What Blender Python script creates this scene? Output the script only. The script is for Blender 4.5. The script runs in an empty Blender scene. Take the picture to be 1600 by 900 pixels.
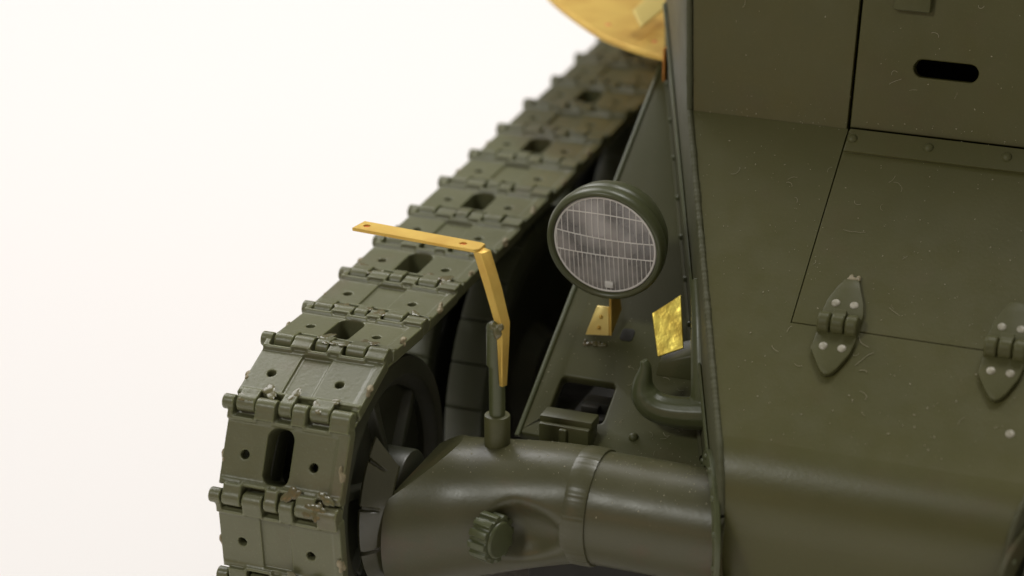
import bpy, bmesh, math, random
from mathutils import Matrix, Vector, noise
from mathutils.geometry import tessellate_polygon
R = math.radians
S = 0.01                      # all lengths below are millimetres of the scale model; 1 mm = 0.01 units
random.seed(7)
scene = bpy.context.scene
col = scene.collection

# ------------------------------------------------------------------ camera
CAM = Vector((62.52, -113.40, 65.64)); YAW, PITCH, ROLL = 0.3732, 0.3934, -0.0028; FPX = 4011.66
fw = Vector((-math.sin(YAW)*math.cos(PITCH), math.cos(YAW)*math.cos(PITCH), -math.sin(PITCH)))
rt = Vector((math.cos(YAW), math.sin(YAW), 0)); up = rt.cross(fw)
rt2 = rt*math.cos(ROLL)+up*math.sin(ROLL); up2 = -rt*math.sin(ROLL)+up*math.cos(ROLL)
cd = bpy.data.cameras.new('camera'); cam = bpy.data.objects.new('camera', cd); col.objects.link(cam)
m = Matrix((rt2, up2, -fw)).transposed().to_4x4(); m.translation = CAM*S; cam.matrix_world = m
cd.sensor_width = 36; cd.lens = 36*FPX/1600; cd.clip_start = 0.05; cd.clip_end = 200
cd.dof.use_dof = True; cd.dof.focus_distance = 1.465; cd.dof.aperture_fstop = 4.2
scene.camera = cam

# ------------------------------------------------------------------ light
w = bpy.data.worlds.new('World'); scene.world = w; w.use_nodes = True
bg = w.node_tree.nodes['Background']; bg.inputs[0].default_value = (1.0, 0.93, 0.84, 1); bg.inputs[1].default_value = 0.13
def area(name, loc, target, size, power, color, sy=None):
    l = bpy.data.lights.new(name, 'AREA'); l.energy = power; l.color = color; l.size = size*S
    if sy: l.shape = 'RECTANGLE'; l.size_y = sy*S
    o = bpy.data.objects.new(name, l); col.objects.link(o)
    d = (Vector(target)-Vector(loc)).normalized()
    o.matrix_world = Matrix.Translation(Vector(loc)*S) @ d.to_track_quat('-Z', 'Y').to_matrix().to_4x4()
    return o
area('window_light', (-270, 230, 300), (-80, 90, 0), 240, 64, (1.0, 0.985, 0.985))
area('ceiling_light', (55, 175, 320), (10, 40, 0), 150, 62, (1.0, 0.985, 0.95))
area('wall_lamp', (-85, -190, 200), (10, 15, 0), 40, 14, (0.98, 0.985, 0.93))
area('desk_lamp', (-60, -200, 45), (20, 10, 0), 22, 0.7, (1.0, 0.46, 0.20))
scene.view_settings.view_transform = 'Standard'; scene.view_settings.look = 'None'
scene.view_settings.exposure = 0.47; scene.view_settings.gamma = 1.0
scene.cycles.max_bounces = 8

# ------------------------------------------------------------------ materials
def nodes(name):
    mt = bpy.data.materials.new(name); mt.use_nodes = True
    nt = mt.node_tree; return mt, nt, nt.nodes['Principled BSDF']
def plastic(name, c1, c2, rough=0.42, grain=0.25, stain_refl=(0.10, 0.062, 0.03), stain_refl_amt=0.25, spec=0.5, bump=0.12, coat=0.0, edge=0.0):
    mt, nt, b = nodes(name); N, L = nt.nodes.new, nt.links.new
    tc = N('ShaderNodeNewGeometry')
    def noise_(scale, detail=3, rough_=0.55):
        n = N('ShaderNodeTexNoise'); n.inputs['Scale'].default_value = scale; n.inputs['Detail'].default_value = detail
        n.inputs['Roughness'].default_value = rough_; L(tc.outputs['Position'], n.inputs['Vector']); return n
    def ramp(src, a, z):
        r = N('ShaderNodeMapRange'); r.inputs[1].default_value = a; r.inputs[2].default_value = z; L(src, r.inputs[0]); return r
    big = noise_(14, 4); mix = N('ShaderNodeMix'); mix.data_type = 'RGBA'
    L(ramp(big.outputs[0], .35, .68).outputs[0], mix.inputs[0]); mix.inputs[6].default_value = (*c1, 1); mix.inputs[7].default_value = (*c2, 1)
    st = noise_(21, 5, .62); m2 = N('ShaderNodeMix'); m2.data_type = 'RGBA'
    sr = ramp(st.outputs[0], .55, .78); sm = N('ShaderNodeMath'); sm.operation = 'MULTIPLY'; sm.inputs[1].default_value = stain_refl_amt; L(sr.outputs[0], sm.inputs[0])
    L(sm.outputs[0], m2.inputs[0]); L(mix.outputs[2], m2.inputs[6]); m2.inputs[7].default_value = (*stain_refl, 1)
    # fine pale dust film
    fd = noise_(900, 2); fr = ramp(fd.outputs[0], .60, .80); fm = N('ShaderNodeMath'); fm.operation = 'MULTIPLY'; fm.inputs[1].default_value = grain; L(fr.outputs[0], fm.inputs[0])
    m3 = N('ShaderNodeMix'); m3.data_type = 'RGBA'; L(fm.outputs[0], m3.inputs[0]); L(m2.outputs[2], m3.inputs[6])
    m3.inputs[7].default_value = (c1[0]*2.2, c1[1]*2.2, c1[2]*2.6, 1); 
    last = m3
    if edge:  # pale edges: light through thin plastic, put into the colour
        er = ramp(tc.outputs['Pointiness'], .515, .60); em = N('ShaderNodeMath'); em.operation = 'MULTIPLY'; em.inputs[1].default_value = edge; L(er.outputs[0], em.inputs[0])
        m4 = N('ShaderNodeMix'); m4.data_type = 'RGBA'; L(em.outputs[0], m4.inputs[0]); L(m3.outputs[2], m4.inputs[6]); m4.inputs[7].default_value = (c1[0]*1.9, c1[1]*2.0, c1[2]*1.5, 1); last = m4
    L(last.outputs[2], b.inputs['Base Color'])
    rn = noise_(60, 3); rr = N('ShaderNodeMapRange'); rr.inputs[3].default_value = rough-.09; rr.inputs[4].default_value = rough+.11; L(rn.outputs[0], rr.inputs[0]); L(rr.outputs[0], b.inputs['Roughness'])
    b.inputs['Specular IOR Level'].default_value = spec
    if coat: b.inputs['Coat Weight'].default_value = coat; b.inputs['Coat Roughness'].default_value = .12
    bn = noise_(420, 4, .6); bp_ = N('ShaderNodeBump'); bp_.inputs['Strength'].default_value = bump; bp_.inputs['Distance'].default_value = .0006
    L(bn.outputs[0], bp_.inputs['Height']); L(bp_.outputs[0], b.inputs['Normal'])
    return mt
M = {}
M['hull'] = plastic('olive_hull_plastic', (.082, .079, .0255), (.092, .087, .029), .34, .22, spec=.42)
M['plate'] = plastic('olive_plate_plastic', (.079, .080, .032), (.088, .087, .036), .42, .22, spec=.35)
M['tube'] = plastic('olive_glossy_plastic', (.068, .067, .030), (.077, .073, .033), .33, .3, stain_refl=(.115, .055, .027), stain_refl_amt=.6)  # brown mottling, with warm lamp reflections painted into the same colour
M['track'] = plastic('grey_olive_track_plastic', (.118, .121, .060), (.136, .136, .070), .33, .4, stain_refl=(.13, .085, .045), stain_refl_amt=.45, bump=.3, edge=.8)
M['wheel'] = plastic('shade_toned_wheel_plastic', (.046, .049, .029), (.054, .054, .033), .40, .2)  # same olive plastic, with the shade around the wheels put into the colour
M['green'] = plastic('fresh_green_plastic', (.074, .084, .034), (.086, .093, .039), .36, .2)
M['hub'] = plastic('glossy_hub_plastic', (.060, .060, .031), (.070, .066, .034), .16, .1, spec=.7)
M['bead'] = plastic('olive_weld_plastic', (.072, .074, .036), (.084, .082, .041), .55, .25, spec=.3)
M['lamp'] = plastic('green_lamp_plastic', (.070, .078, .032), (.080, .086, .037), .34, .15)
M['hinge'] = plastic('green_hinge_plastic', (.084, .083, .031), (.094, .091, .035), .45, .2, spec=.28)
M['dark'] = plastic('shade_toned_plastic', (.022, .021, .015), (.027, .025, .018), .6, .1)  # olive plastic with the shade of enclosed places put into its colour
def simple(name, c, rough=.5, metal=0.0, spec=.5, coat=0, alpha=1.0, bump=0, bscale=300, c2=None, nscale=60):
    mt, nt, b = nodes(name); N, L = nt.nodes.new, nt.links.new
    b.inputs['Base Color'].default_value = (*c, 1); b.inputs['Roughness'].default_value = rough; b.inputs['Metallic'].default_value = metal
    b.inputs['Specular IOR Level'].default_value = spec; b.inputs['Coat Weight'].default_value = coat; b.inputs['Alpha'].default_value = alpha
    g = N('ShaderNodeNewGeometry')
    if c2:
        n = N('ShaderNodeTexNoise'); n.inputs['Scale'].default_value = nscale; n.inputs['Detail'].default_value = 5; L(g.outputs['Position'], n.inputs['Vector'])
        r = N('ShaderNodeMapRange'); r.inputs[1].default_value = .38; r.inputs[2].default_value = .66; L(n.outputs[0], r.inputs[0])
        x = N('ShaderNodeMix'); x.data_type = 'RGBA'; L(r.outputs[0], x.inputs[0]); x.inputs[6].default_value = (*c, 1); x.inputs[7].default_value = (*c2, 1); L(x.outputs[2], b.inputs['Base Color'])
    if bump:
        n = N('ShaderNodeTexNoise'); n.inputs['Scale'].default_value = bscale; n.inputs['Detail'].default_value = 3; L(g.outputs['Position'], n.inputs['Vector'])
        bu = N('ShaderNodeBump'); bu.inputs['Strength'].default_value = bump; bu.inputs['Distance'].default_value = .0008; L(n.outputs[0], bu.inputs['Height']); L(bu.outputs[0], b.inputs['Normal'])
    return mt
M['brass'] = simple('etched_brass', (.76, .52, .12), .46, .6, bump=.3, bscale=350, c2=(.66, .41, .085), nscale=45)
M['brass_bright'] = simple('polished_brass', (.90, .72, .14), .34, .75, bump=.5, bscale=160, c2=(.66, .47, .08), nscale=110)
M['brass_lit'] = simple('lit_toned_brass', (.88, .69, .22), .45, .25)  # paler, less metallic brass; its lit brightness is put into the colour
M['tyre'] = plastic('tyre_olive_plastic', (.080, .088, .050), (.092, .096, .056), .45, .2)
M['brass_edge'] = simple('cut_brass_edge', (.70, .30, .06), .45, .6, bump=.3, c2=(.60, .24, .05))
M['copper'] = simple('coppery_dimple', (.62, .17, .05), .45, .5)
M['rivet'] = simple('scuffed_pale_rivet', (.46, .43, .34), .4, bump=.3, c2=(.24, .22, .15), nscale=200)
M['glue'] = simple('dried_amber_glue', (.118, .112, .048), .24, coat=.15, bump=.05, bscale=60, c2=(.125, .10, .042))
M['stub'] = simple('torn_sprue_plastic', (.24, .20, .11), .45, bump=.6, bscale=400, c2=(.30, .25, .15), nscale=300)
M['dust'] = simple('pale_dust', (.36, .33, .22), .8)
M['lens'] = simple('cloudy_clear_plastic_lens', (.30, .28, .265), .12, spec=.6, alpha=.55, c2=(.62, .575, .54), nscale=55, bump=.25, bscale=90)
M['ribs'] = simple('moulded_lens_ribs', (.80, .76, .71), .25, alpha=.9)
M['bowl'] = simple('grey_lamp_bowl', (.42, .41, .40), .35, .4)
M['paper'] = simple('white_paper', (.86, .833, .822), .85, spec=.2, bump=.05, bscale=20)

# ------------------------------------------------------------------ mesh helpers (mm)
def frame(o, x, y, z):
    m = Matrix.Identity(4)
    for i, v in enumerate((x, y, z)): m[0][i], m[1][i], m[2][i] = v[0], v[1], v[2]
    m[0][3], m[1][3], m[2][3] = o[0], o[1], o[2]; return m
T = lambda x, y, z: Matrix.Translation((x, y, z))
class MB:
    def __init__(s): s.v, s.f = [], []
    def add(s, vs, fs, M_=None):
        n = len(s.v)
        s.v += [tuple((M_ @ Vector(p)) if M_ else p) for p in vs]; s.f += [tuple(i+n for i in f) for f in fs]; return s
    def box(s, a, b, M_=None):
        (x0, y0, z0), (x1, y1, z1) = a, b
        return s.add([(x0,y0,z0),(x1,y0,z0),(x1,y1,z0),(x0,y1,z0),(x0,y0,z1),(x1,y0,z1),(x1,y1,z1),(x0,y1,z1)],
                     [(3,2,1,0),(4,5,6,7),(0,1,5,4),(1,2,6,5),(2,3,7,6),(3,0,4,7)], M_)
    def poly(s, outer, z0, z1, holes=(), M_=None):
        loops = [list(outer)]+[list(h) for h in holes]
        flat = [p for l in loops for p in l]; n = len(flat)
        tris = tessellate_polygon([[Vector((p[0], p[1], 0)) for p in l] for l in loops])
        fs = []
        for t in tris:
            a, b, c = (Vector(flat[i]) for i in t)
            if (b-a).cross(c-a) < 0: t = (t[0], t[2], t[1])
            fs.append(tuple(i+n for i in t)); fs.append((t[2], t[1], t[0]))
        k = 0
        for li, l in enumerate(loops):
            ar = sum(l[i][0]*l[(i+1) % len(l)][1]-l[(i+1) % len(l)][0]*l[i][1] for i in range(len(l)))
            ccw = ar > 0
            if li: ccw = not ccw
            for i in range(len(l)):
                a, b = k+i, k+(i+1) % len(l)
                if li: fs.append((a, b, b+n, a+n) if ccw else (b, a, a+n, b+n))
                else: fs.append((a, b, b+n, a+n) if ccw else (b, a, a+n, b+n))
            k += len(l)
        return s.add([(p[0], p[1], z0) for p in flat]+[(p[0], p[1], z1) for p in flat], fs, M_)
    def lathe(s, prof, n=48, M_=None, a0=0, a1=2*math.pi):
        # prof: (r, h) list, closed loop about local z when full, h along z
        full = abs(a1-a0-2*math.pi) < 1e-6; k = len(prof); vs, fs = [], []
        m_ = n if full else n+1
        for i in range(m_):
            a = a0+(a1-a0)*i/n
            vs += [(r*math.cos(a), r*math.sin(a), h) for r, h in prof]
        for i in range(n):
            j = (i+1) % m_
            for q in range(k):
                q2 = (q+1) % k
                fs.append((i*k+q, j*k+q, j*k+q2, i*k+q2))
        if not full:
            fs.append(tuple(range(k-1, -1, -1))[::-1]); fs.append(tuple((m_-1)*k+q for q in range(k))[::-1])
        return s.add(vs, fs, M_)
    def cyl(s, r, h0, h1, n=32, M_=None, bev=0.0, r1=None):
        r1 = r if r1 is None else r1
        rings = [(r-bev, h0), (r, h0+bev), (r1, h1-bev), (r1-bev, h1)] if bev else [(r, h0), (r1, h1)]
        vs = [(rr*math.cos(2*math.pi*i/n), rr*math.sin(2*math.pi*i/n), h) for rr, h in rings for i in range(n)]
        fs = [(q*n+i, q*n+(i+1) % n, (q+1)*n+(i+1) % n, (q+1)*n+i) for q in range(len(rings)-1) for i in range(n)]
        fs += [tuple(range(n-1, -1, -1)), tuple(range((len(rings)-1)*n, len(rings)*n))]
        return s.add(vs, fs, M_)
    def dome(s, r, h, n=14, k=4, M_=None, base=0.0):
        vs, fs = [], []
        rows = [(r, -base)] if base else []
        rows += [(r*math.cos(q*math.pi/2/k), h*math.sin(q*math.pi/2/k)) for q in range(k)]
        for rr, z in rows: vs += [(rr*math.cos(2*math.pi*i/n), rr*math.sin(2*math.pi*i/n), z) for i in range(n)]
        vs.append((0, 0, h)); t = len(vs)-1; kk = len(rows)
        for q in range(kk-1): fs += [(q*n+i, q*n+(i+1) % n, (q+1)*n+(i+1) % n, (q+1)*n+i) for i in range(n)]
        fs += [((kk-1)*n+i, (kk-1)*n+(i+1) % n, t) for i in range(n)]; fs.append(tuple(range(n-1, -1, -1)))
        return s.add(vs, fs, M_)
    def ball(s, r, n=12, k=8, M_=None):
        vs = [(0, 0, -r[2])]; fs = []
        for q in range(1, k):
            a = -math.pi/2+math.pi*q/k
            vs += [(r[0]*math.cos(a)*math.cos(2*math.pi*i/n), r[1]*math.cos(a)*math.sin(2*math.pi*i/n), r[2]*math.sin(a)) for i in range(n)]
        vs.append((0, 0, r[2])); t = len(vs)-1
        fs += [(0, 1+(i+1) % n, 1+i) for i in range(n)]
        for q in range(k-2): fs += [(1+q*n+i, 1+q*n+(i+1) % n, 1+(q+1)*n+(i+1) % n, 1+(q+1)*n+i) for i in range(n)]
        fs += [(1+(k-2)*n+i, 1+(k-2)*n+(i+1) % n, t) for i in range(n)]
        return s.add(vs, fs, M_)
    def sweep(s, pts, rad, n=10, flat=None, upv=(0, 0, 1)):
        # tube along points; rad: number, list, or list of (ra, rb)
        pts = [Vector(p) for p in pts]; k = len(pts); vs, fs = [], []; uv_ = Vector(upv)
        for i, p in enumerate(pts):
            d = (pts[min(i+1, k-1)]-pts[max(i-1, 0)]).normalized()
            a = d.cross(uv_); a = a.normalized() if a.length > 1e-6 else Vector((1, 0, 0)); b = a.cross(d)
            r = rad[i] if isinstance(rad, list) else rad
            ra, rb = r if isinstance(r, tuple) else (r, r)
            vs += [tuple(p+a*ra*math.cos(2*math.pi*j/n)+b*rb*math.sin(2*math.pi*j/n)) for j in range(n)]
        for i in range(k-1): fs += [(i*n+j, i*n+(j+1) % n, (i+1)*n+(j+1) % n, (i+1)*n+j) for j in range(n)]
        fs += [tuple(range(n-1, -1, -1)), tuple(range((k-1)*n, k*n))]
        return s.add(vs, fs)
    def mesh(s, name, smooth=35, fix=True):
        me = bpy.data.meshes.new(name); me.from_pydata([(x*S, y*S, z*S) for x, y, z in s.v], [], s.f)
        if fix:
            b = bmesh.new(); b.from_mesh(me); bmesh.ops.recalc_face_normals(b, faces=b.faces); b.to_mesh(me); b.free()
        me.update(); sm(me, smooth); return me
def sm(me, ang):
    if ang is None: return
    for p in me.polygons: p.use_smooth = True
    me.set_sharp_from_angle(angle=R(ang))
def baked(me, mods, ang=40):
    """evaluate modifiers once and return the plain mesh"""
    o = bpy.data.objects.new('tmp', me); col.objects.link(o)
    for kind, kw in mods:
        q = o.modifiers.new(kind, kind)
        for k_, v_ in kw.items(): setattr(q, k_, v_)
    dg = bpy.context.evaluated_depsgraph_get(); r = bpy.data.meshes.new_from_object(o.evaluated_get(dg))
    bpy.data.objects.remove(o); sm(r, ang); return r
def molded(mb, voxel=.07, it=3, fac=.5):
    return baked(mb.mesh('tmp', None), [('REMESH', dict(mode='VOXEL', voxel_size=voxel*S)), ('SMOOTH', dict(factor=fac, iterations=it))], 180)
def bevel(mb, wdt, seg=2, ang=30):
    return baked(mb.mesh('tmp', None), [('BEVEL', dict(width=wdt*S, segments=seg, limit_method='ANGLE', angle_limit=R(ang)))], 38)
WM = {}
def put(name, me, mat, parent=None, M_=None, label=None):
    o = bpy.data.objects.new(name, me); col.objects.link(o)
    if me is not None and mat and not me.materials: me.materials.append(M[mat])
    Mw = (M_ or Matrix.Identity(4)).copy(); Mw.translation *= S
    if parent: o.parent = parent; o.matrix_basis = WM[parent].inverted() @ Mw
    else: o.matrix_basis = Mw
    WM[o] = Mw
    if label: o['label'] = label
    return o
def rrect(x0, y0, x1, y1, r, n=6):
    out = []
    for cx, cy, a in ((x1-r, y1-r, 0), (x0+r, y1-r, 90), (x0+r, y0+r, 180), (x1-r, y0+r, 270)):
        out += [(cx+r*math.cos(R(a+90*i/n)), cy+r*math.sin(R(a+90*i/n))) for i in range(n+1)]
    return out
def circ(x, y, r, n=16): return [(x+r*math.cos(2*math.pi*i/n), y+r*math.sin(2*math.pi*i/n)) for i in range(n)]
def mirror(me):
    c = me.copy(); c.transform(Matrix.Translation((2*XC*S, 0, 0)) @ Matrix.Scale(-1, 4, (1, 0, 0))); c.flip_normals(); return c
XAX, YAX, ZAX = Vector((1, 0, 0)), Vector((0, 1, 0)), Vector((0, 0, 1))
XC = 35.7                                     # the hull's centre line

# ------------------------------------------------------------------ the table
gz = -19.6
tb = put('table_surface', MB().add([(-2500, -1500, gz), (2500, -1500, gz), (2500, 3500, gz), (-2500, 3500, gz)], [(0, 1, 2, 3)]).mesh('table_surface', None), 'paper')
tb['kind'] = 'structure'

# ------------------------------------------------------------------ the model tank
tank = put('model_tank', None, None, None, T(XC, 60, gz))
tank['label'] = 'unpainted olive green plastic model tank with bare brass fittings on white paper'; tank['category'] = 'model tank'

# --- hull nose geometry
PH = R(34); CG, SG = math.cos(PH), math.sin(PH)
GF = frame((0, 8, 5), XAX, (0, CG, SG), (0, -SG, CG))          # glacis plane: x, s up the slope, n out of it
PU = R(76); CU, SU = math.cos(PU), math.sin(PU)
SC = 21.18                                                    # s of the crease below the driver's plate
CY, CZ = 8+SC*CG, 5+SC*SG
UF = frame((0, CY+.05, CZ), XAX, (0, CU, SU), (0, -SU, CU))        # driver's front plate
xw = lambda y: 27.2-.428*(y-7.05)                              # plan line of the nose side
SB, RB = -.3, 4.6                                             # bend start and radius
by, bz = 8+SB*CG+RB*SG, 5+SB*SG-RB*CG
AE = R(106)
def bend(a):
    if a <= AE: return (by-RB*math.sin(a), bz+RB*math.cos(a))
    t = (a-AE)*6.2; return (by-RB*math.sin(AE)-t*math.cos(AE), bz+RB*math.cos(AE)-t*math.sin(AE))
def bend_(a): return (by-RB*math.sin(a), bz+RB*math.cos(a))     # a from 34 deg
EI = .42                                                      # plate begins this far inside the side wall
FX0, FX1, FS0 = 29.22, 43.6, 7.5                        # flap opening
TH = .7
mb = MB()
yS = lambda s: 8+s*CG
xl = lambda s: xw(yS(s))+EI
xr = lambda s: 2*XC-xl(s)
gap = .055
outer = [(xl(SB), SB), (xr(SB), SB), (xr(SC), SC), (FX1+gap, SC), (FX1+gap, FS0-gap), (FX0-gap, FS0-gap), (FX0-gap-.02, SC), (xl(SC), SC)]
mb.poly(outer, -TH, 0, (), GF)
gl = mb.mesh('glacis_plate', 30)
nb = 26; vs, fs = [], []
for i in range(nb+1):
    a = PH+(R(205)-PH)*i/nb; y, z = bend(a); ny, nz = -math.sin(a), math.cos(a)
    e = xw(y)+EI
    for j in range(9):
        x = e+(2*XC-2*e)*j/8; vs.append((x, y, z))
for i in range(nb): fs += [(i*9+j, i*9+j+1, (i+1)*9+j+1, (i+1)*9+j) for j in range(8)]
bm_ = MB().add(vs, fs).mesh('bend', 60, False)
glacis = put('glacis_plate', gl, 'hull', tank, label='sloping front plate of the hull nose')
bo = put('rounded_nose', bm_, 'hull', glacis)

# driver's plates and door
def upx(h): return xw(CY+h*CU)+EI
for sgn in (0, 1):
    o_ = [(upx(-.12), -.12), (FX0-.16, -.12), (FX0-.30, 26), (upx(26), 26)]
    if sgn: o_ = [(2*XC-x, h) for x, h in o_]
    put('driver_plate', bevel(MB().poly(o_, -TH, 0, (), UF), .05, 1), 'hull', tank)
sl = []
for i in range(9): sl.append((33.08-.52*math.sin(math.pi*i/8), 3.95+.52*math.cos(math.pi*i/8)))
for i in range(9): sl.append((35.82+.52*math.sin(math.pi*i/8), 3.95-.52*math.cos(math.pi*i/8)))
door = put('driver_door', bevel(MB().poly([(FX0+.02, .10), (FX1-.02, .10), (FX1-.1, 26), (FX0-.1, 26)], -.9, .03, (sl,), UF), .05, 1), 'hull', tank)
put('door_stop', bevel(MB().box((31.1, 7.15, .03), (33.25, 9.2, .55), UF), .12), 'hinge', door)
# lower flap
flap = put('hatch_flap', bevel(MB().poly([(FX0, FS0), (FX1, FS0), (FX1, SC-.05), (FX0, SC-.05)], -.8, .02, (), GF), .03, 1), 'hull', tank)
strip = put('edge_strip', bevel(MB().poly([(29.3, 19.45), (FX1-.1, 19.45), (FX1-.1, SC-.12), (29.3, SC-.12)], .02, .24, (), GF), .07, 2), 'hull', flap)
rv = MB().dome(.30, .2, M_=None, base=.05).mesh('rivet', 60)
rv_s = MB().dome(.19, .16, 10, 3, base=.05).mesh('rivet_small', 60)
for x in (29.62, 34.1, 38.6, 42.4): put('rivet', rv, 'hinge', flap, GF @ T(x, 20.36, .24))
# hinges
def leafshape(d):
    pts = [(-1.12, .12), (-1.15, -.9), (-1.2, -1.7), (-.55, -2.75), (-.28, -3.12), (0, -3.24), (.28, -3.12), (.55, -2.75), (1.02, -1.7), (1.15, -.9), (1.12, .12)]
    return pts if d < 0 else [(x, -y) for x, y in reversed(pts)]
lf0 = bevel(MB().poly(leafshape(-1), 0, .34), .10, 2)
lf1 = bevel(MB().poly([(-1.12, -.12), (1.12, -.12), (1.18, .95), (1.0, 1.7), (.62, 2.6), (.42, 3.15), (-.42, 3.15), (-.70, 2.6), (-1.05, 1.7), (-1.15, .9)], 0, .30), .10, 2)
RX = Matrix.Rotation(R(90), 4, 'Y')
kn0 = molded(MB().cyl(.62, -1.13, -.44, 28, T(0, 0, .42) @ RX, .1).cyl(.62, .44, 1.13, 28, T(0, 0, .42) @ RX, .1).box((-1.13, -.62, 0), (-.44, .5, .42)).box((.44, -.62, 0), (1.13, .5, .42)).cyl(.3, -1, 1, 20, T(0, 0, .45) @ RX), .05, 2)
kn1 = molded(MB().cyl(.58, -.37, .37, 28, T(0, 0, .44) @ RX, .08).box((-.37, -.05, 0), (.37, .72, .9)), .05, 2)
hr = MB().dome(.25, .07, 14, 4, base=.05).mesh('hinge_rivet', 60)
for hx, lab in ((31.95, 'hinge with torn sprue mark at its upper tip'), (41.2, 'hinge with four pale rivets near the right edge')):
    h = put('hinge', lf0, 'hinge', tank, GF @ T(hx, FS0, .02), lab)
    put('leaf', lf1, 'hinge', h, GF @ T(hx, FS0, .03))
    put('knuckle', kn0, 'hinge', h, GF @ T(hx, FS0, .02))
    put('knuckle', kn1, 'hinge', h, GF @ T(hx, FS0, .02))
    for dx, ds in ((-.52, -1.45), (.52, -1.45), (-.52, 1.45), (.52, 1.45)):
        put('rivet', hr, 'rivet' if not (hx < 35 and dx < 0 and ds > 0) else 'hinge', h, GF @ T(hx+dx, FS0+ds, .36 if ds < 0 else .33))
put('sprue_mark', molded(MB().ball((.40, .16, .10), M_=GF @ T(32.0, FS0+3.2, .22)).ball((.15, .22, .12), M_=GF @ T(31.85, FS0+3.35, .18)).ball((.14, .2, .1), M_=GF @ T(32.25, FS0+3.35, .18)), .04, 1), 'stub', tank)
put('rivet', hr, 'rivet', tank, GF @ T(42.4, 2.56, .01))

# --- nose side plates with weld bead
YB = Vector((-.428, 1, 0)).normalized()
def side_outline():
    pts = []
    for i in range(15):
        a = R(205)+(PH-R(205))*i/14; y, z = bend(a); pts.append((y, z))
    pts += [(CY, CZ), (CY+26*CU, CZ+26*SU), (39.2, CZ+26*SU), (39.2, -9), (by+2, -9)]
    return pts
vs, fs = [], []
so = side_outline(); n_ = len(so)
vs = [(xw(y), y, z) for y, z in so]+[(xw(y)+.38, y, z) for y, z in so]
tess = tessellate_polygon([[Vector((y, z, 0)) for y, z in so]])
fs = [tuple(t) for t in tess]+[tuple(i+n_ for i in reversed(t)) for t in tess]+[(i, (i+1) % n_, (i+1) % n_+n_, i+n_) for i in range(n_)]
side_me = baked(MB().add(vs, fs).mesh('side', None), [('BEVEL', dict(width=.08*S, segments=2, limit_method='ANGLE', angle_limit=R(50)))], 38)
path = []
def densify(a, b, st=.085):
    a, b = Vector(a), Vector(b); k = max(1, int((b-a).length/st)); return [a+(b-a)*i/k for i in range(k)]
edge = [(xw(CY+20*CU)+.22, CY+20*CU, CZ+20*SU), (xw(CY)+.22, CY, CZ)]
path = densify(*edge)
y0, z0 = bend(PH); path += densify((xw(CY)+.22, CY, CZ), (xw(y0)+.22, y0, z0))
for i in range(70):
    y, z = bend(PH+R(150)*i/69); path.append(Vector((xw(y)+.22, y, z)))
rads = []
for i, p in enumerate(path):
    ph_ = i*2*math.pi/3.9+1.2*noise.noise(p*1.3)
    r_ = .18+.009*math.sin(ph_)+.04*noise.noise(p*2.1); rads.append((r_*1.1, r_))
bead_me = MB().sweep(path, rads, 9).mesh('weld_bead', 50)
side = put('nose_side_plate', side_me, 'bead', tank, label='narrow left side plate of the hull nose')
put('weld_bead', bead_me, 'bead', side)
side2 = put('nose_side_plate', mirror(side_me), 'bead', tank); put('weld_bead', mirror(bead_me), 'bead', side2)
WN = Vector((-1, -.428, 0)).normalized()                     # outward normal of the left side
# tri plate plane
TF = frame((0, 12.75, .11), XAX, (0, .866, .5), (0, -.5, .866))
tz = lambda y: .11+(y-12.75)*.5774
# angle strip along the foot of the side wall, with rivets
ang = []
for y in (13.0, 38.2): ang.append((xw(y)-.03, y, tz(y)+.25))
strip_me = MB()
a_, b_ = Vector(ang[0]), Vector(ang[1])
strip_me.sweep([a_+(b_-a_)*i/40 for i in range(41)], (.16, .34), 8)
put('foot_strip', strip_me.mesh('foot_strip', 40), 'bead', side)
for y in (36.2, 33.6, 31.0, 28.3, 25.7, 23.0, 20.2):
    put('rivet', rv_s, 'green', side, frame((xw(y)-.10, y, tz(y)+1.05), WN.cross(ZAX), ZAX, WN))
# upright flange line on the side (second rib seen along the wall)
rib = [(xw(y)-.10, y, tz(y)+4.2) for y in (9, 16, 24, 32, 38.5)]
put('side_rib', MB().sweep(rib, (.14, .26), 8).mesh('side_rib', 40), 'green', side)

# --- triangular fender plates
tri_o = [(13.3, .28), (18.35, .18), (18.42, -.12), (xw(12.0)-.02, -.50), (xw(38.6)+.0, 29.85), (13.3, 30.25)]
win = rrect(14.75, 1.75, 18.12, 4.72, .32)
tri_me = bevel(MB().poly(tri_o, -.75, 0, (win,), TF), .16, 3)
tri = put('fender_plate', tri_me, 'plate', tank, label='triangular sloping plate between hull nose and track')
put('fender_plate', mirror(tri_me), 'plate', tank)
put('edge_lip', MB().sweep([TF @ Vector((13.42, r_, .02)) for r_ in (0, 10, 20, 30.1)], (.17, .12), 10).mesh('edge_lip', 60), 'green', tri)
put('rivet', MB().dome(.30, .26, base=.05).mesh('bolt', 60), 'plate', tri, TF @ T(20.24, 1.2, 0))
put('latch_block', bevel(MB().box((14.95, 12.2, -.3), (18.05, 13.8, 1.45)).box((14.88, 12.55, 1.2), (18.12, 13.9, 1.8)).box((16.25, 11.95, .1), (16.75, 12.3, 1.35)), .13, 2), 'plate', tri)
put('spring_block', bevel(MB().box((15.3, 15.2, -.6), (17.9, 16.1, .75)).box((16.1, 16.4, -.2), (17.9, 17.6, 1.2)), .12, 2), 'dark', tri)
put('spring_rod', bevel(MB().box((16.2, 15.9, .7), (17.3, 17.4, 1.15)), .1, 2), 'dark', tri)
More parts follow.
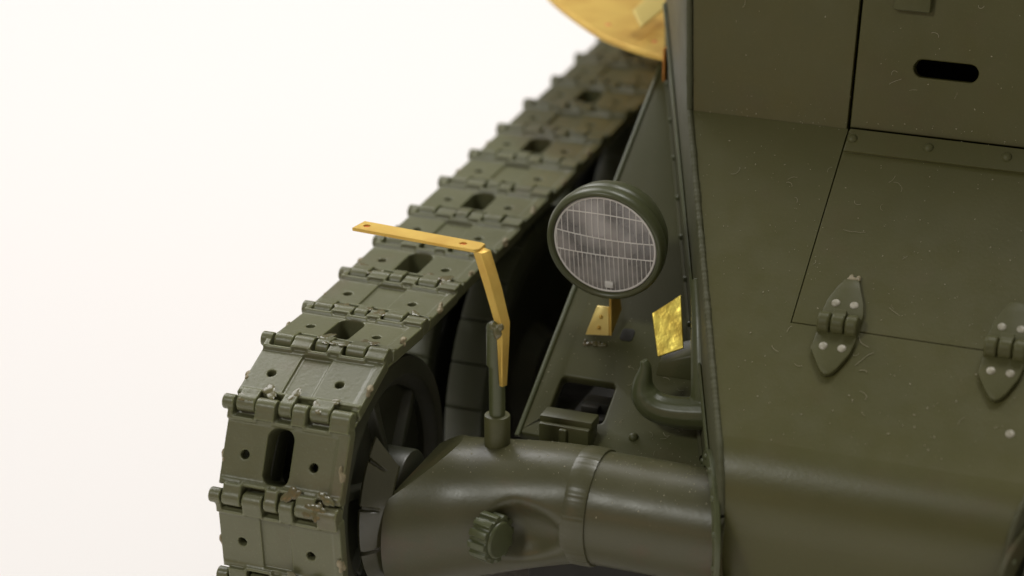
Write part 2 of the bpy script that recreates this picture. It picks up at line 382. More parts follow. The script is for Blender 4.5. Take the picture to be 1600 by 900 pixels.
# closed hull below the plates, so the inside is dark
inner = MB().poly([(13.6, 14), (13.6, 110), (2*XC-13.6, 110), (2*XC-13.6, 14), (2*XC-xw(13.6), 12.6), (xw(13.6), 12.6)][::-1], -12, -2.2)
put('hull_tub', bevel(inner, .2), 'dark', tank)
put('hull_light_block', bevel(MB().box((20.5, 33, 0), (2*XC-20.5, 110, 40.5)).box((20.5, 31.2, 41.0), (2*XC-14.4, 110, 42.3)), .1), 'dark', tank)  # unseen block and cover, added to keep light out behind the door
put('hull_outer_side', bevel(MB().box((9.3, 40.5, -14), (9.8, 112, 4.6)).box((9.7, 40.5, 3.6), (13.6, 112, 4.4)), .1), 'plate', tank)
put('hull_side', bevel(MB().box((13.55, 39.3, -10), (14.3, 110, 40)), .1), 'plate', tank)

# --- tow hook on the nose side
hp = [(25.2, 14.2, 2.95), (24.4, 14.0, 2.85), (23.0, 13.9, 2.72), (21.9, 13.9, 2.75), (21.2, 13.95, 3.0), (20.78, 14.0, 3.5), (20.66, 14.05, 4.1), (20.75, 14.1, 4.75), (20.78, 14.1, 5.2), (20.66, 14.1, 5.55)]
hrad = [(1.0, 1.0), (1.0, 1.0), (.95, .95), (.92, .92), (.9, .9), (.82, .80), (.62, .62), (.44, .46), (.33, .34), (.24, .25)]
def subdiv(pts, rads, k=4):
    P_, Q_ = [], []
    for i in range(len(pts)-1):
        p0, p1, p2, p3 = (Vector(pts[max(0, min(len(pts)-1, i+d))]) for d in (-1, 0, 1, 2))
        for j in range(k):
            t = j/k
            P_.append(.5*((2*p1)+(p2-p0)*t+(2*p0-5*p1+4*p2-p3)*t*t+(3*p1-p0-3*p2+p3)*t**3))
            Q_.append(tuple(rads[i][c]*(1-t)+rads[i+1][c]*t for c in (0, 1)))
    P_.append(Vector(pts[-1])); Q_.append(rads[-1]); return P_, Q_
hk = MB(); P_, Q_ = subdiv(hp, hrad); hk.sweep(P_, [(a*.98, b*1.02) for a, b in Q_], 14, upv=(0, 1, .2))
# shank running up the side plate
sp, sr_ = subdiv([(24.5, 14.0, 3.0), (24.25, 14.3, 4.0), (23.75, 15.2, 5.6), (23.2, 16.4, 7.6), (22.55, 17.8, 9.4)], [(.95, .7), (.8, .62), (.62, .52), (.48, .42), (.3, .28)])
hk.sweep(sp, sr_, 12, upv=(0, 1, 0))
put('tow_hook', molded(hk, .07, 4), 'green', tank, label='curved tow hook on the nose side')

# --- small bright brass flap and its base behind the hook
put('flap_base', bevel(MB().add([(20.2, 17.7, 3.0), (22.6, 17.7, 3.0), (22.6, 19.3, 3.9), (20.2, 19.3, 3.9), (20.35, 17.9, 3.75), (22.6, 17.9, 4.6), (22.6, 19.2, 5.2), (20.35, 19.2, 4.4)],
    [(3,2,1,0),(4,5,6,7),(0,1,5,4),(1,2,6,5),(2,3,7,6),(3,0,4,7)]), .1), 'plate', tank)
q = [Vector((19.55, 19.0, 6.30)), Vector((21.05, 19.8, 7.38)), Vector((21.75, 18.3, 4.7)), Vector((20.38, 17.7, 4.18))]
nq = (q[1]-q[0]).cross(q[3]-q[0]).normalized()
vs = [tuple(p) for p in q]+[tuple(p-nq*.18) for p in q]
put('brass_flap', bevel(MB().add(vs, [(0,1,2,3),(7,6,5,4),(0,4,5,1),(1,5,6,2),(2,6,7,3),(3,7,4,0)]), .03, 1), 'brass_bright', tank, label='small bright brass square behind the tow hook')

# --- headlamp
TL = R(8)
LX, LY, LZ = XAX, Vector((0, -math.sin(TL), math.cos(TL))), Vector((0, -math.cos(TL), -math.sin(TL)))
HF = frame((16.9, 18.0, 10.68), LX, LY, LZ)                 # z = lamp axis, forward
prof = [(3.17, .02), (3.2, .16), (3.28, .27), (3.40, .30), (3.52, .22), (3.60, -.02), (3.60, -.48), (3.52, -.62), (3.46, -.66), (3.46, -.85), (3.50, -.92), (3.44, -1.3), (3.28, -1.8), (2.9, -2.5), (2.1, -3.3), (1.1, -3.75), (0.02, -3.9),
        (0.02, -3.5), (1.0, -3.3), (1.9, -2.9), (2.6, -2.2), (2.95, -1.4), (3.12, -.5)]
lamp = put('headlamp', MB().lathe(prof, 72).mesh('headlamp', 50), 'lamp', tank, HF, 'round green headlamp with ribbed clear lens')
put('reflector', MB().lathe([(2.93, -.28), (2.6, -.9), (1.8, -1.45), (.9, -1.75), (.02, -1.85), (.02, -1.95), (.9, -1.85), (1.8, -1.55), (2.7, -.95), (2.96, -.33)], 48).mesh('reflector', 60), 'bowl', lamp, HF)
lens = put('lens', MB().lathe([(.01, .17), (.8, .165), (1.6, .145), (2.4, .10), (2.85, .05), (3.04, .0), (3.04, -.12), (2.4, -.03), (1.6, .02), (.8, .04), (.01, .05)], 64).mesh('lens', 60), 'lens', lamp, HF @ Matrix.Diagonal((1.05, 1.05, 1, 1)))
lz = lambda a, b: .185-.13*((a*a+b*b)/9)
rb = MB()
def ribline(pts, r_=.026):
    rb.sweep([(a, b, lz(a, b)) for a, b in pts], r_, 5)
RL = 2.92
def hline(f):
    xs = [a/40*RL for a in range(-40, 41)]; pts = [(a, f(a)) for a in xs if a*a+f(a)**2 < RL*RL]
    ribline(pts, .042)
f1 = lambda a: .42-.035*a+.05*(a/2.9)**2*2.2
f2 = lambda a: -.62+.0*a+.03*(a/2.9)**2
f3 = lambda a: 1.95-.02*a-.02*a*a
for f in (f1, f2, f3): hline(f)
def vline(a, lo, hi, dx=.0):
    b0 = max(lo(a), -math.sqrt(max(0, RL*RL-a*a))); b1 = min(hi(a), math.sqrt(max(0, RL*RL-a*a)))
    if b1-b0 > .12: ribline([(a+dx*(t/8), b0+(b1-b0)*t/8) for t in range(9)])
big = lambda a: 9
for i in range(-8, 9):
    a = i*.365+.06
    if abs(a) < 2.88: vline(a, f1, f3); vline(a+.05, f2, f1); vline(a, f3, big)
for i in range(-11, 12):
    a = i*.265
    if abs(a) < 2.88: vline(a, lambda a: -9, f2)
rb.sweep([(2.93*math.cos(t*math.pi/36), 2.93*math.sin(t*math.pi/36), .06) for t in range(73)], (.06, .04), 6)
put('lens_ribs', rb.mesh('lens_ribs', 60), 'ribs', lens, HF @ Matrix.Diagonal((1.05, 1.05, 1, 1)))
put('lens_catch', bevel(MB().box((-.05, -2.78, .1), (.48, -2.34, .24)), .05), 'ribs', lens, HF)
br_ = put('lamp_bracket', bevel(MB().add([(15.3, 19.2, 4.2), (16.75, 19.35, 4.3), (16.75, 19.75, 4.4), (15.35, 19.75, 4.4), (15.85, 19.6, 5.95), (16.6, 19.6, 6.0), (16.6, 19.8, 6.0), (15.85, 19.8, 6.0)],
    [(3,2,1,0),(4,5,6,7),(0,1,5,4),(1,2,6,5),(2,3,7,6),(3,0,4,7)]), .03, 1), 'brass_lit', lamp, None, 'folded brass lamp bracket')
put('bracket_cheek', bevel(MB().add([(16.76, 19.36, 4.3), (16.9, 19.36, 4.3), (16.9, 21.2, 5.3), (16.76, 21.2, 5.3), (16.62, 19.6, 7.2), (16.76, 19.6, 7.2), (16.76, 20.9, 7.2), (16.62, 20.9, 7.2)],
    [(3,2,1,0),(4,5,6,7),(0,1,5,4),(1,2,6,5),(2,3,7,6),(3,0,4,7)]), .02, 1), 'brass', lamp)
for zz in (4.75, 5.4): put('bracket_bolt', MB().dome(.12, .12, 10, 3, base=.02).mesh('bb', 60), 'brass', lamp, frame((16.1+(zz-4.7)*.12, 19.20+(zz-4.2)*.225, zz), XAX, ZAX, -YAX))
gm = MB()
random.seed(3)
for i in range(14): gm.ball((random.uniform(.08, .2), random.uniform(.08, .18), random.uniform(.05, .1)), 8, 6, TF @ T(15.2+random.uniform(0, 1.4), 7.35+random.uniform(-.25, .1), .02))
put('glue_smear', molded(gm, .035, 1), 'glue', lamp)
put('recess_shade_pad', bevel(MB().poly(rrect(17.3, 7.85, 18.1, 8.75, .22), 0, .05, (), TF), .03), 'dark', tri)  # thin dark pad, painted stand-in for the shade in a small recess

# --- axle tube with flared housing
secs = [(8.9, 7.6, -3.3, 4.75), (9.3, 7.65, -3.2, 4.72), (10.5, 7.8, -2.95, 4.5), (12.0, 7.95, -2.65, 4.2), (14, 8.1, -2.2, 3.95), (16, 8.25, -1.78, 3.72), (18, 8.3, -1.4, 3.5), (19.3, 8.3, -1.2, 3.34), (20.0, 8.3, -1.2, 3.2)]
def sec(x):
    for i in range(len(secs)-1):
        a, b = secs[i], secs[i+1]
        if x <= b[0]:
            t = (x-a[0])/(b[0]-a[0]); return [a[k]*(1-t)+b[k]*t for k in (1, 2, 3)]
    return list(secs[-1][1:])
def secs_smooth(x):
    acc = [0, 0, 0]; W = 0
    for d in (-.8, -.5, -.25, 0, .25, .5, .8):
        w_ = math.exp(-d*d*3); v = sec(min(20.0, max(8.9, x+d*min(1, (x-8.9)*2, (20.0-x)*2)))); W += w_; acc = [p+q_*w_ for p, q_ in zip(acc, v)]
    return [p/W for p in acc]
EC = Vector((16.5, 4.3, -1.9)); ER = Vector((3.2, 1.7, 1.85)); ER2 = Vector((1.7, 1.7, 1.85))
NX, NA = 130, 180; vs, fs = [], []
for i in range(NX+1):
    x = 8.9+(20.0-8.9)*i/NX; cy, cz, rr = secs_smooth(x)
    for j in range(NA):
        a = 2*math.pi*j/NA; d = Vector((0, math.cos(a), math.sin(a))); o_ = Vector((x, cy, cz)); r_ = rr
        E_ = ER2 if x < EC.x else ER
        k_ = Vector((1/E_.x, 1/E_.y, 1/E_.z)); oo = Vector([(o_[q_]-EC[q_])*k_[q_] for q_ in range(3)]); dd = Vector([d[q_]*k_[q_] for q_ in range(3)])
        A_, B_, C_ = dd.dot(dd), oo.dot(dd), oo.dot(oo)-1; D_ = B_*B_-A_*C_
        if D_ > 0:
            t1 = (-B_-math.sqrt(D_))/A_
            if 0 < t1 < r_: r_ = t1
        vs.append((x, cy+r_*math.cos(a), cz+r_*math.sin(a)))
for i in range(NX): fs += [(i*NA+j, i*NA+(j+1) % NA, (i+1)*NA+(j+1) % NA, (i+1)*NA+j) for j in range(NA)]
fs += [tuple(range(NA)), tuple(NX*NA+j for j in range(NA))]
hme = baked(MB().add(vs, fs).mesh('h', None), [('SMOOTH', dict(factor=.5, iterations=34))], None)
hb = bmesh.new(); hb.from_mesh(hme)
for co, no in (((11.7, 8, 1.46), (-.62, .0, .80)), ((8.98, 8, 0), (-1, 0, 0))):                # oblique facet at the wheel end
    cut = bmesh.ops.bisect_plane(hb, geom=hb.verts[:]+hb.edges[:]+hb.faces[:], dist=1e-6, plane_co=Vector(co)*S, plane_no=Vector(no).normalized(), clear_outer=True)
    bmesh.ops.edgenet_fill(hb, edges=[e for e in cut['geom_cut'] if isinstance(e, bmesh.types.BMEdge)])
bmesh.ops.recalc_face_normals(hb, faces=hb.faces); hb.to_mesh(hme); hb.free(); sm(hme, 28)
axle = put('axle_housing', baked(hme, [('BEVEL', dict(width=.14*S, segments=3, limit_method='ANGLE', angle_limit=R(24)))], 40), 'tube', tank, label='flared axle housing with glossy flow marks and painted warm reflections')
XF = lambda x, y, z: frame((x, y, z), YAX, ZAX, XAX)         # local z along x
vs, fs = [], []
NW = 90
ring = MB()
pr_ = []
for i in range(220):
    a = 2*math.pi*i/220; k_ = .042*noise.noise(Vector((a*38, 0, 3)))
    pr_.append(k_)
rows = [(3.28, 18.9), (3.375, 19.15), (3.385, 19.6), (3.375, 20.15), (3.33, 20.32), (3.1, 20.36)]
for r_, x in rows: vs += [(x+pr_[(i*3) % 220]*.6, 8.3+(r_+(pr_[i] if r_ > 3.3 else 0))*math.cos(2*math.pi*i/220), -1.2+(r_+(pr_[i] if r_ > 3.3 else 0))*math.sin(2*math.pi*i/220)) for i in range(220)]
for q_ in range(len(rows)-1): fs += [(q_*220+i, q_*220+(i+1) % 220, (q_+1)*220+(i+1) % 220, (q_+1)*220+i) for i in range(220)]
put('weld_ring', MB().add(vs, fs).mesh('weld_ring', 60, True), 'tube', axle)
put('axle_tube', MB().lathe([(3.22, 19.9), (3.22, 28.2), (2.9, 28.2), (2.9, 19.9)], 96, XF(0, 8.3, -1.2)).mesh('axle_tube', 50), 'tube', axle)
tube_r = put('axle_tube', MB().lathe([(3.22, 44.4), (3.22, 62), (2.9, 62), (2.9, 44.4)], 96, XF(0, 8.3, -1.2)).mesh('axle_tube_r', 50), 'tube', tank)
# bolted flanges where the tubes meet the nose sides
fl = MB().lathe([(4.15, -.1), (4.15, .22), (3.2, .3), (3.2, -.1)], 64)
FL = frame((xw(8.3), 8.3, -1.0), YB, ZAX, WN); FLm = bevel(fl, .06, 1)
flange = put('tube_flange', FLm, 'green', tank, FL)
for k in range(12):
    a = 2*math.pi*k/12+.2; put('bolt', rv_s, 'green', flange, FL @ T(3.75*math.cos(a), 3.75*math.sin(a), .22))
WNr = Vector((1, -.428, 0)).normalized(); FLr = frame((2*XC-xw(8.3), 8.3, -1.0), Vector((.428, 1, 0)).normalized(), ZAX, WNr)
fl_r = put('tube_flange', bevel(MB().lathe([(4.3, -.1), (4.3, .3), (3.2, .4), (3.2, -.1)], 64), .06, 1), 'tube', tank, FLr)
for k in range(14):
    a = 2*math.pi*k/14+.2; put('bolt', rv_s, 'tube', fl_r, FLr @ T(3.8*math.cos(a), 3.8*math.sin(a), .3))
# knurled filler plug in the recess
pts = []
for k in range(12):
    for da, rr in ((-.105, 1.22), (-.085, 1.42), (.10, 1.42), (.12, 1.22)):
        a = 2*math.pi*k/12+da*1.55; pts.append((rr*math.cos(a), rr*math.sin(a)))
NXv = Vector((.96, -.28, 0)).normalized(); NFm = frame((15.3, 4.2, -2.0), NXv.cross(ZAX) * -1, ZAX, NXv)
plug = MB().poly(pts, -.75, .42).cyl(1.08, .3, .60, 40, None, .1)
put('filler_plug', bevel(plug, .06, 2, 40), 'green', axle, NFm)
# pole with sleeve
pole = put('fender_post', molded(MB().cyl(.46, 2.4, 8.7, 28, T(13.95, 8.3, 0), .1).cyl(.50, 6.4, 8.8, 20, T(13.85, 8.3, 0), .2).ball((.48, .45, .4), M_=T(13.8, 8.3, 8.85)), .06, 2), 'green', tank, label='slim green post standing on the axle housing')
put('sleeve', bevel(MB().cyl(.74, 1.2, 3.55, 36, T(13.95, 8.3, 0)), .1, 2), 'plate', pole)
# --- brass fender bracket on the post
brk = put('brass_bracket', None, None, tank, T(13, 9, 13), 'bent bare brass strip glued to the green post')
D0, D1 = Vector((4.62, 10.35, 13.02)), Vector((12.42, 9.72, 12.98))
xd = (D1-D0).normalized(); yd = ZAX.cross(xd).normalized(); zd = xd.cross(yd); L_ = (D1-D0).length
SF = frame(D0, xd, yd, zd)
put('strip', bevel(MB().poly([(0, -.62), (L_-.1, -.58), (L_+.14, -.32), (L_+.08, .5), (L_-.2, .62), (.12, .64)], -.20, 0, (circ(.62, .03, .20, 16), circ(6.75, .03, .2, 16)), SF), .03, 1), 'brass', brk)
for x in (.62, 6.75): put('dimple', MB().dome(.2, .03, 16, 2, base=.02).mesh('dimple', 60), 'copper', brk, SF @ T(x, .03, -.10))
def bar(pts, wv, tv, sc):
    vs, fs = [], []; k = len(pts)
    for p, (sa, sb) in zip(pts, sc):
        for a, b in ((-.5, -.5), (.5, -.5), (.5, .5), (-.5, .5)): vs.append(tuple(Vector(p)+Vector(wv)*a*sa+Vector(tv)*b*sb))
    for i in range(k-1): fs += [(i*4+j, i*4+(j+1) % 4, i*4+4+(j+1) % 4, i*4+4+j) for j in range(4)]
    fs += [(3, 2, 1, 0), (k*4-4, k*4-3, k*4-2, k*4-1)]
    return MB().add(vs, fs)
put('arm', bevel(bar([(12.55, 9.6, 12.84), (13.45, 9.05, 10.9), (14.2, 8.5, 9.15), (14.46, 7.98, 8.3), (14.5, 7.86, 7.0), (14.5, 7.84, 5.6)], (.88, -.42, 0), (.42, .88, 0), [(.72, .8), (.70, .78), (.62, .7), (.46, .6), (.34, .55), (.28, .4)]), .04, 1), 'brass', brk)
gb = MB()
random.seed(5)
for i in range(10): gb.ball((.18, .18, .22), 8, 6, T(14.15+random.uniform(-.35, .2), 8.0+random.uniform(-.15, .1), 8.75+random.uniform(-.2, .35)))
put('glue_bead', molded(gb, .05, 1), 'glue', brk)

# --- brass fender corner
fctrl = [(14.3, 37.3), (13.9, 37.4), (12.2, 38.0), (10.5, 39.0), (8.7, 40.3), (5.85, 43.25), (2.5, 47.3), (-.2, 51.5), (-1.6, 56), (-2, 62)]
fc, _ = subdiv([(x, y, 0) for x, y in fctrl], [(1, 1)]*len(fctrl), 5)
fen = put('brass_fender', bevel(MB().poly([(p.x, p.y) for p in fc]+[(-2, 90), (14.3, 90)], 15.8, 16.0), .04, 1), 'brass', tank, None, 'rounded flat brass fender corner beside the hull')
put('edge_ridge', MB().sweep([(p.x+.18, p.y+.34, 16.02) for p in fc[4:-3]], (.06, .035), 6).mesh('er', 60), 'brass', fen)
tv_ = [Vector((10.38, 41.94, 17.6)), Vector((11.42, 40.61, 16.95)), Vector((11.75, 44.9, 17.2)), Vector((10.5, 46.8, 17.9))]
tn_ = (tv_[1]-tv_[0]).cross(tv_[3]-tv_[0]).normalized()*.22
put('folded_tab', bevel(MB().add([tuple(p) for p in tv_]+[tuple(p-tn_) for p in tv_], [(3,2,1,0),(4,5,6,7),(0,1,5,4),(1,2,6,5),(2,3,7,6),(3,0,4,7)]), .03, 1), 'brass_lit', fen)
put('fender_angle', bevel(MB().box((14.22, 36.5, 14.7), (14.36, 39.2, 16.9)), .03, 1), 'brass_edge', fen)
for x, y in ((12.3, 40.6), (8.2, 43.2)): put('dimple', MB().dome(.22, .04, 12, 2, base=.02).mesh('d2', 60), 'copper', fen, T(x, y, 16.0))

# --- idler hub guard (castellated ring sector) and idler wheel
hub = put('hub_guard', None, None, tank, T(8.5, 8.3, -2), 'glossy castellated ring sector at the idler hub')
rows = [(5.15, 7.75), (5.62, 7.8), (5.72, 7.95), (5.55, 8.25), (5.30, 8.55), (5.0, 8.85), (4.72, 9.1), (4.55, 9.3), (4.3, 9.3), (4.2, 9.0), (4.6, 8.5), (5.0, 8.0)]
vs, fs = [], []; NG = 168; k_ = len(rows)
for i in range(NG+1):
    for q_, (r_, x) in enumerate(rows):
        a = 121+201*i/NG+max(0, x-7.8)*8.0*(1-i/NG)**9    # slanting upper end
        nt_ = .22 if (1 <= q_ <= 4 and i % 24 in (12, 13)) else 0
        vs.append((x, 8.1+(r_-nt_)*math.cos(R(a)), -2.3+(r_-nt_)*math.sin(R(a))))
for i in range(NG): fs += [(i*k_+q_, (i+1)*k_+q_, (i+1)*k_+(q_+1) % k_, i*k_+(q_+1) % k_) for q_ in range(k_)]
fs += [tuple(range(k_)), tuple(NG*k_+q_ for q_ in range(k_))]
put('guard_ring', MB().add(vs, fs).mesh('guard_ring', 42), 'hub', hub)
idl = put('idler_wheel', None, None, tank, T(4, 8.3, -2), 'shade-toned idler wheel inside the front of the track')
for x0, x1 in ((1.0, 3.2), (5.2, 7.5)):
    put('rim', MB().lathe([(7.55, x0+.15), (7.6, x0+.4), (7.6, x1-.4), (7.5, x1-.1), (7.3, x1), (6.5, x1), (6.3, x1-.12), (6.1, x1-.35), (5.75, x1-.6), (5.7, x0+.5), (6.2, x0), (7.4, x0)], 96, XF(0, 8.3, -2)).mesh('rim', 30), 'wheel', idl)
    put('disc', MB().lathe([(5.8, (x0+x1)/2-.2), (5.8, (x0+x1)/2+.2), (2.2, (x0+x1)/2+.45), (1.2, (x0+x1)/2+.45), (1.2, (x0+x1)/2-.4), (2.2, (x0+x1)/2-.4)], 64, XF(0, 8.3, -2)).mesh('disc', 30), 'wheel', idl)
    for k in range(6):
        a = 2*math.pi*k/6+.75; mx = XF(0, 8.3, -2) @ Matrix.Rotation(a, 4, 'Z')
        put('spoke', bevel(MB().add([(1.6, -.5, x0+.9), (5.75, -.9, x0+.9), (5.75, .9, x0+.9), (1.6, .5, x0+.9), (1.6, -.25, x1-.1), (5.75, -.3, x1-.45), (5.75, .3, x1-.45), (1.6, .25, x1-.1)], [(3,2,1,0),(4,5,6,7),(0,1,5,4),(1,2,6,5),(2,3,7,6),(3,0,4,7)], mx), .1), 'wheel', idl)
put('hub', bevel(MB().cyl(2.2, .4, 8.6, 40, XF(0, 8.3, -2)), .15), 'wheel', idl)

# --- road wheels
RWR = 11.8
tyre_me = {}
def tyre(x0, x1):
    # body with block grooves cut across the tread
    mbt = MB(); NB = 26; n_ = NB*8; rows = []
    prof_ = [(RWR-2.0, x0+.25), (RWR-.55, x0), (RWR-.12, x0+.12), (RWR, x0+.4), (RWR, x1-.4), (RWR-.12, x1-.12), (RWR-.55, x1), (RWR-2.0, x1-.25)]
    vs, fs = [], []; k = len(prof_)
    for i in range(n_):
        a = 2*math.pi*i/n_; g = .17 if i % 8 == 0 else 0
        vs += [((r_-(g if 0 < q_ < k-1 else 0))*math.cos(a), (r_-(g if 0 < q_ < k-1 else 0))*math.sin(a), h) for q_, (r_, h) in enumerate(prof_)]
    # narrow the groove
    vv = []
    for i in range(n_):
        ph = i % 8; a = 2*math.pi*i/n_
        if ph in (1, 7): a += (-1 if ph == 1 else 1)*2*math.pi/n_*.62
        for q_, (r_, h) in enumerate(prof_):
            g = .17 if (ph == 0 and 0 < q_ < k-1) else 0
            vv.append(((r_-g)*math.cos(a), (r_-g)*math.sin(a), h))
    for i in range(n_):
        j = (i+1) % n_; fs += [(i*k+q_, j*k+q_, j*k+(q_+1) % k, i*k+(q_+1) % k) for q_ in range(k)]
    return MB().add(vv, fs).mesh('tyre', 32)
ty = [tyre(.9, 3.5), tyre(4.85, 7.5)]
dk = MB().lathe([(RWR-1.9, 1.6), (RWR-1.9, 3.2), (RWR-2.6, 3.1), (RWR-3.2, 2.5), (5.5, 2.2), (3.2, 3.2), (1.0, 3.4), (1.0, 1.4), (3.2, 1.2), (RWR-3.2, 1.6)], 72).mesh('dish', 35)
rm = MB().lathe([(RWR-1.9, 5.2), (RWR-1.9, 7.2), (RWR-2.5, 7.3), (RWR-2.9, 6.6), (7.0, 6.0), (4, 6.5), (3, 7.6), (1.0, 7.8), (1.0, 5.2), (RWR-3.2, 5.6)], 72).mesh('dish_in', 35)
for wy, lab in ((33.4, 'front road wheel with block tread tyres, half hidden by the track'), (58.0, None), (82.6, None)):
    X_ = XF(0, wy, -6.2); rw = put('road_wheel', None, None, tank, X_, lab)
    for t_ in ty: put('tyre', t_, 'tyre', rw, X_)
    put('wheel_dish', dk, 'wheel', rw, X_); put('wheel_dish', rm, 'wheel', rw, X_)
    put('wheel_axle', MB().cyl(1.0, 1.0, 14, 24, X_).mesh('ax', 40), 'dark', rw)

# --- track links
P = 5.2225
th = {-1: -.0847, 0: .4322, 1: 1.2369, 2: 1.60}
pins = {0: Vector((0, 0))}
pins[-1] = -P*Vector((math.sin(th[-1]), math.cos(th[-1])))
for k in range(0, 17):
    t = th.get(k, 1.5365); pins[k+1] = pins[k]+P*Vector((math.sin(t), math.cos(t)))
for k, t in ((-2, R(-38)), (-3, R(-63)), (-4, R(-78)), (-5, R(-78)), (-6, R(-78)), (-7, R(-84))):
    pins[k] = pins[k+1]-P*Vector((math.sin(t), math.cos(t)))
U = ((.85, 2.05), (3.42, 4.30), (5.35, 6.60)); Lw = ((2.10, 3.36), (4.36, 5.28), (6.66, 7.95))
def link(slot):
    mb = MB(); X0, X1 = .42, 7.95
    holes = [circ(1.78, P*.47, .27, 18), circ(6.02, P*.45, .27, 18)]
    ztop = .20
    if slot:
        holes.append(rrect(3.02, P*.19, 4.62, P*.80, .55))
        mb.poly([(X0, .62), (X1, .62), (X1, P-.62), (X0, P-.62)], -.42, ztop, holes)
        mb.poly(rrect(2.7, P*.12, 4.95, P*.87, .6), -2.6, -.3, (rrect(3.02, P*.19, 4.62, P*.80, .55),))      # hollow guide horn
    else:
        mb.poly([(X0, .62), (3.0, .62), (3.0, P-.62), (X0, P-.62)], -.42, ztop, [holes[0]])
        mb.poly([(4.85, .62), (X1, .62), (X1, P-.62), (4.85, P-.62)], -.42, ztop, [holes[1]])
        mb.poly([(2.9, .62), (4.95, .62), (4.95, P-.62), (2.9, P-.62)], -.42, ztop-.17)
    # raised border along the inner edge
    mb.box((7.25, .5, -.3), (X1, P-.5, ztop+.10)) if slot else mb.box((7.5, .5, -.42), (X1+.02, P-.5, ztop+.06))
    # knuckles: lower end of this link (v = 0) carries U fingers, upper end (v = P) carries L fingers and the pin head
    KR = .50
    for a, b in U:
        mb.cyl(KR, a+.04, b-.04, 24, frame((0, 0, .10), YAX, ZAX, XAX)); mb.box((a+.04, 0, -.38), (b-.04, .75, .56))
    for a, b in Lw:
        mb.cyl(KR, a+.04, b-.04, 24, frame((0, P, .10), YAX, ZAX, XAX)); mb.box((a+.04, P-.75, -.38), (b-.04, P, .56))
    mb.cyl(.44, .02, .72, 24, frame((0, P, .10), YAX, ZAX, XAX)); mb.box((.42, P-.9, -.35), (.74, P+.05, .45))
    # meandering ridges round the finger pockets
    for a, b in U: mb.box((a-.22, P-.92, 0), (b+.22, P-.70, .44))
    for a, b in Lw[:2]: mb.box((a-.22, .70, 0), (b+.22, .90, .44))
    mb.box((6.5, .70, 0), (7.9, .9, .40))
    mb.box((.75, -.12, -.46), (7.9, .7, -.29)); mb.box((.75, P-.7, -.27), (7.9, P+.10, -.12))
    # soft ramps from ridge to face
    mb.box((X0+.1, P-1.0, 0), (7.6, P-.72, .30)); mb.box((X0+.1, .72, 0), (7.6, 1.0, .28))
    return molded(mb, .065, 2, .5)
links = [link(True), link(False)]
trk = put('track', None, None, tank, T(4, 8.3, -2), 'grey olive plastic link track running back from the idler')
random.seed(11)
ks = sorted(k for k in pins if k+1 in pins)
stub = []
for q_ in range(3):
    g = MB()
    for i in range(7): g.ball((random.uniform(.1, .2), random.uniform(.12, .32), random.uniform(.1, .2)), 8, 6, T(random.uniform(-.05, .12), random.uniform(-.3, .3), random.uniform(-.12, .12)))
    stub.append(molded(g, .05, 1))
glues = []
for q_ in range(4):
    g = MB()
    for i in range(6): g.ball((random.uniform(.2, .42), random.uniform(.15, .28), random.uniform(.05, .10)), 14, 8, T(random.uniform(-.4, .4), random.uniform(-.22, .22), 0))
    glues.append(molded(g, .035, 7))
LF = {}
for k in ks:
    p0, p1 = pins[k], pins[k+1]; d = (p1-p0).normalized(); v = Vector((0, d.x, d.y)); u = XAX
    jx = random.uniform(-.06, .06); ja = random.uniform(-.012, .012)
    F = frame((jx, p0.x, p0.y), u, v, u.cross(v)) @ Matrix.Rotation(ja, 4, 'Z'); LF[k] = F
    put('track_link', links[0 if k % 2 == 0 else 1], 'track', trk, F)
for k in ks:
    if -2 <= k <= 8:
        put('sprue_stub', stub[k % 3], 'stub', trk, LF[k] @ T(7.86 if k % 2 else 7.75, P*.42, .26))
        put('sprue_stub', stub[(k+1) % 3], 'stub', trk, LF[k] @ T(.44, P*.40, 0))
    if -1 <= k <= 5:
        for q_ in range(5):
            x = random.choice((1.4, 3.8, 5.0, 5.9, 6.9, 2.7)) + random.uniform(-.3, .3)
            sc_ = random.uniform(.6, 1.15)
            put('glue_bead', glues[(k+q_) % 4], 'glue', trk, LF[k] @ T(x, random.choice((-.05, .1, .62, .75)), .53) @ Matrix.Rotation(random.uniform(0, 6), 4, 'Z') @ Matrix.Diagonal((sc_, sc_, sc_*.7, 1)))

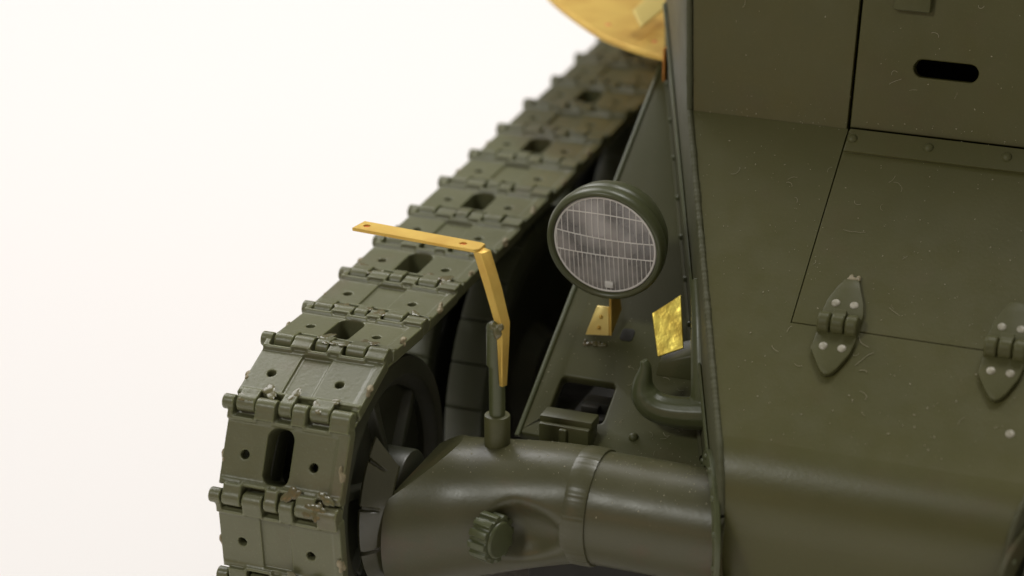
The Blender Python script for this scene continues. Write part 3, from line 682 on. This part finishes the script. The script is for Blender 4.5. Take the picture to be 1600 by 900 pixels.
# --- dust on the plastic
random.seed(21)
du = MB()
def speck(M_):
    r_ = random.choice((.014, .018, .022, .026, .03, .042)); du.add([(r_, 0, 0), (0, r_, 0), (-r_, 0, 0), (0, -r_, 0), (0, 0, r_*.8), (0, 0, -r_*.5)],
        [(0,1,4),(1,2,4),(2,3,4),(3,0,4),(1,0,5),(2,1,5),(3,2,5),(0,3,5)], M_ @ Matrix.Rotation(random.uniform(0, 6), 4, 'Z') @ Matrix.Diagonal((random.uniform(.7, 1.9), 1, 1, 1)))
def fibre(M_, L):
    a = random.uniform(0, 6.28); c = random.uniform(-2.6, 2.6)/max(L, .4); p = Vector((0, 0, .02)); pts = [p.copy()]
    for i in range(8):
        a += c*L/8+random.uniform(-.25, .25); p = p+Vector((math.cos(a), math.sin(a), random.uniform(-.05, .06)))*L/8; p.z = max(.012, p.z); pts.append(p.copy())
    du.sweep([M_ @ q_ for q_ in pts], random.uniform(.007, .014), 4)
for i in range(360):
    s_ = random.uniform(-.2, SC); speck(GF @ T(random.uniform(xl(s_)+.2, 43), s_, .03))
for i in range(26):
    s_ = random.uniform(1, SC-2); fibre(GF @ T(random.uniform(xl(s_)+.5, 42.5), s_, .03), random.choice((.35, .5, .6, .8, 1.0, 1.3)))
for i in range(90):
    x, h_ = random.uniform(19, 39), random.uniform(0, 8) if random.random() < .5 else abs(random.gauss(0, .5))
    if not (32.3 < x < 36.6 and 3.2 < h_ < 4.7): speck(UF @ T(x, h_, .03))
for i in range(7): fibre(UF @ T(random.uniform(19.5, 38), random.uniform(.5, 8), .03), random.uniform(.4, 1.0))
for i in range(220):
    r_ = abs(random.gauss(0, 7)); x = random.uniform(13.6, xw(12.75+r_*.866)-.3)
    if 14.6 < x < 18.3 and 1.5 < r_ < 5: continue
    if r_ < 29: speck(TF @ T(x, r_, .0))
for i in range(14):
    r_ = random.uniform(.3, 6); fibre(TF @ T(random.uniform(18.6, 23), r_, .01), random.uniform(.3, .7))
for i in range(420):
    x = random.uniform(9.5, 27.4); a = random.gauss(100, 24)
    cy, cz, rr = secs_smooth(x) if x < 19.3 else (8.3, -1.2, 3.22)
    if x < 19.3 and a > 125: continue
    a = R(a)
    if cz+rr*math.sin(a) > 1.3+.775*(x-11.7): continue
    speck(frame((x, cy+rr*math.cos(a), cz+rr*math.sin(a)), XAX, (0, -math.sin(a), math.cos(a)), (0, math.cos(a), math.sin(a))))
dust = put('dust', du.mesh('dust', None), 'dust'); dust['kind'] = 'stuff'; dust['label'] = 'pale dust specks and tiny fibres lying on the olive plastic'; dust['category'] = 'dust'
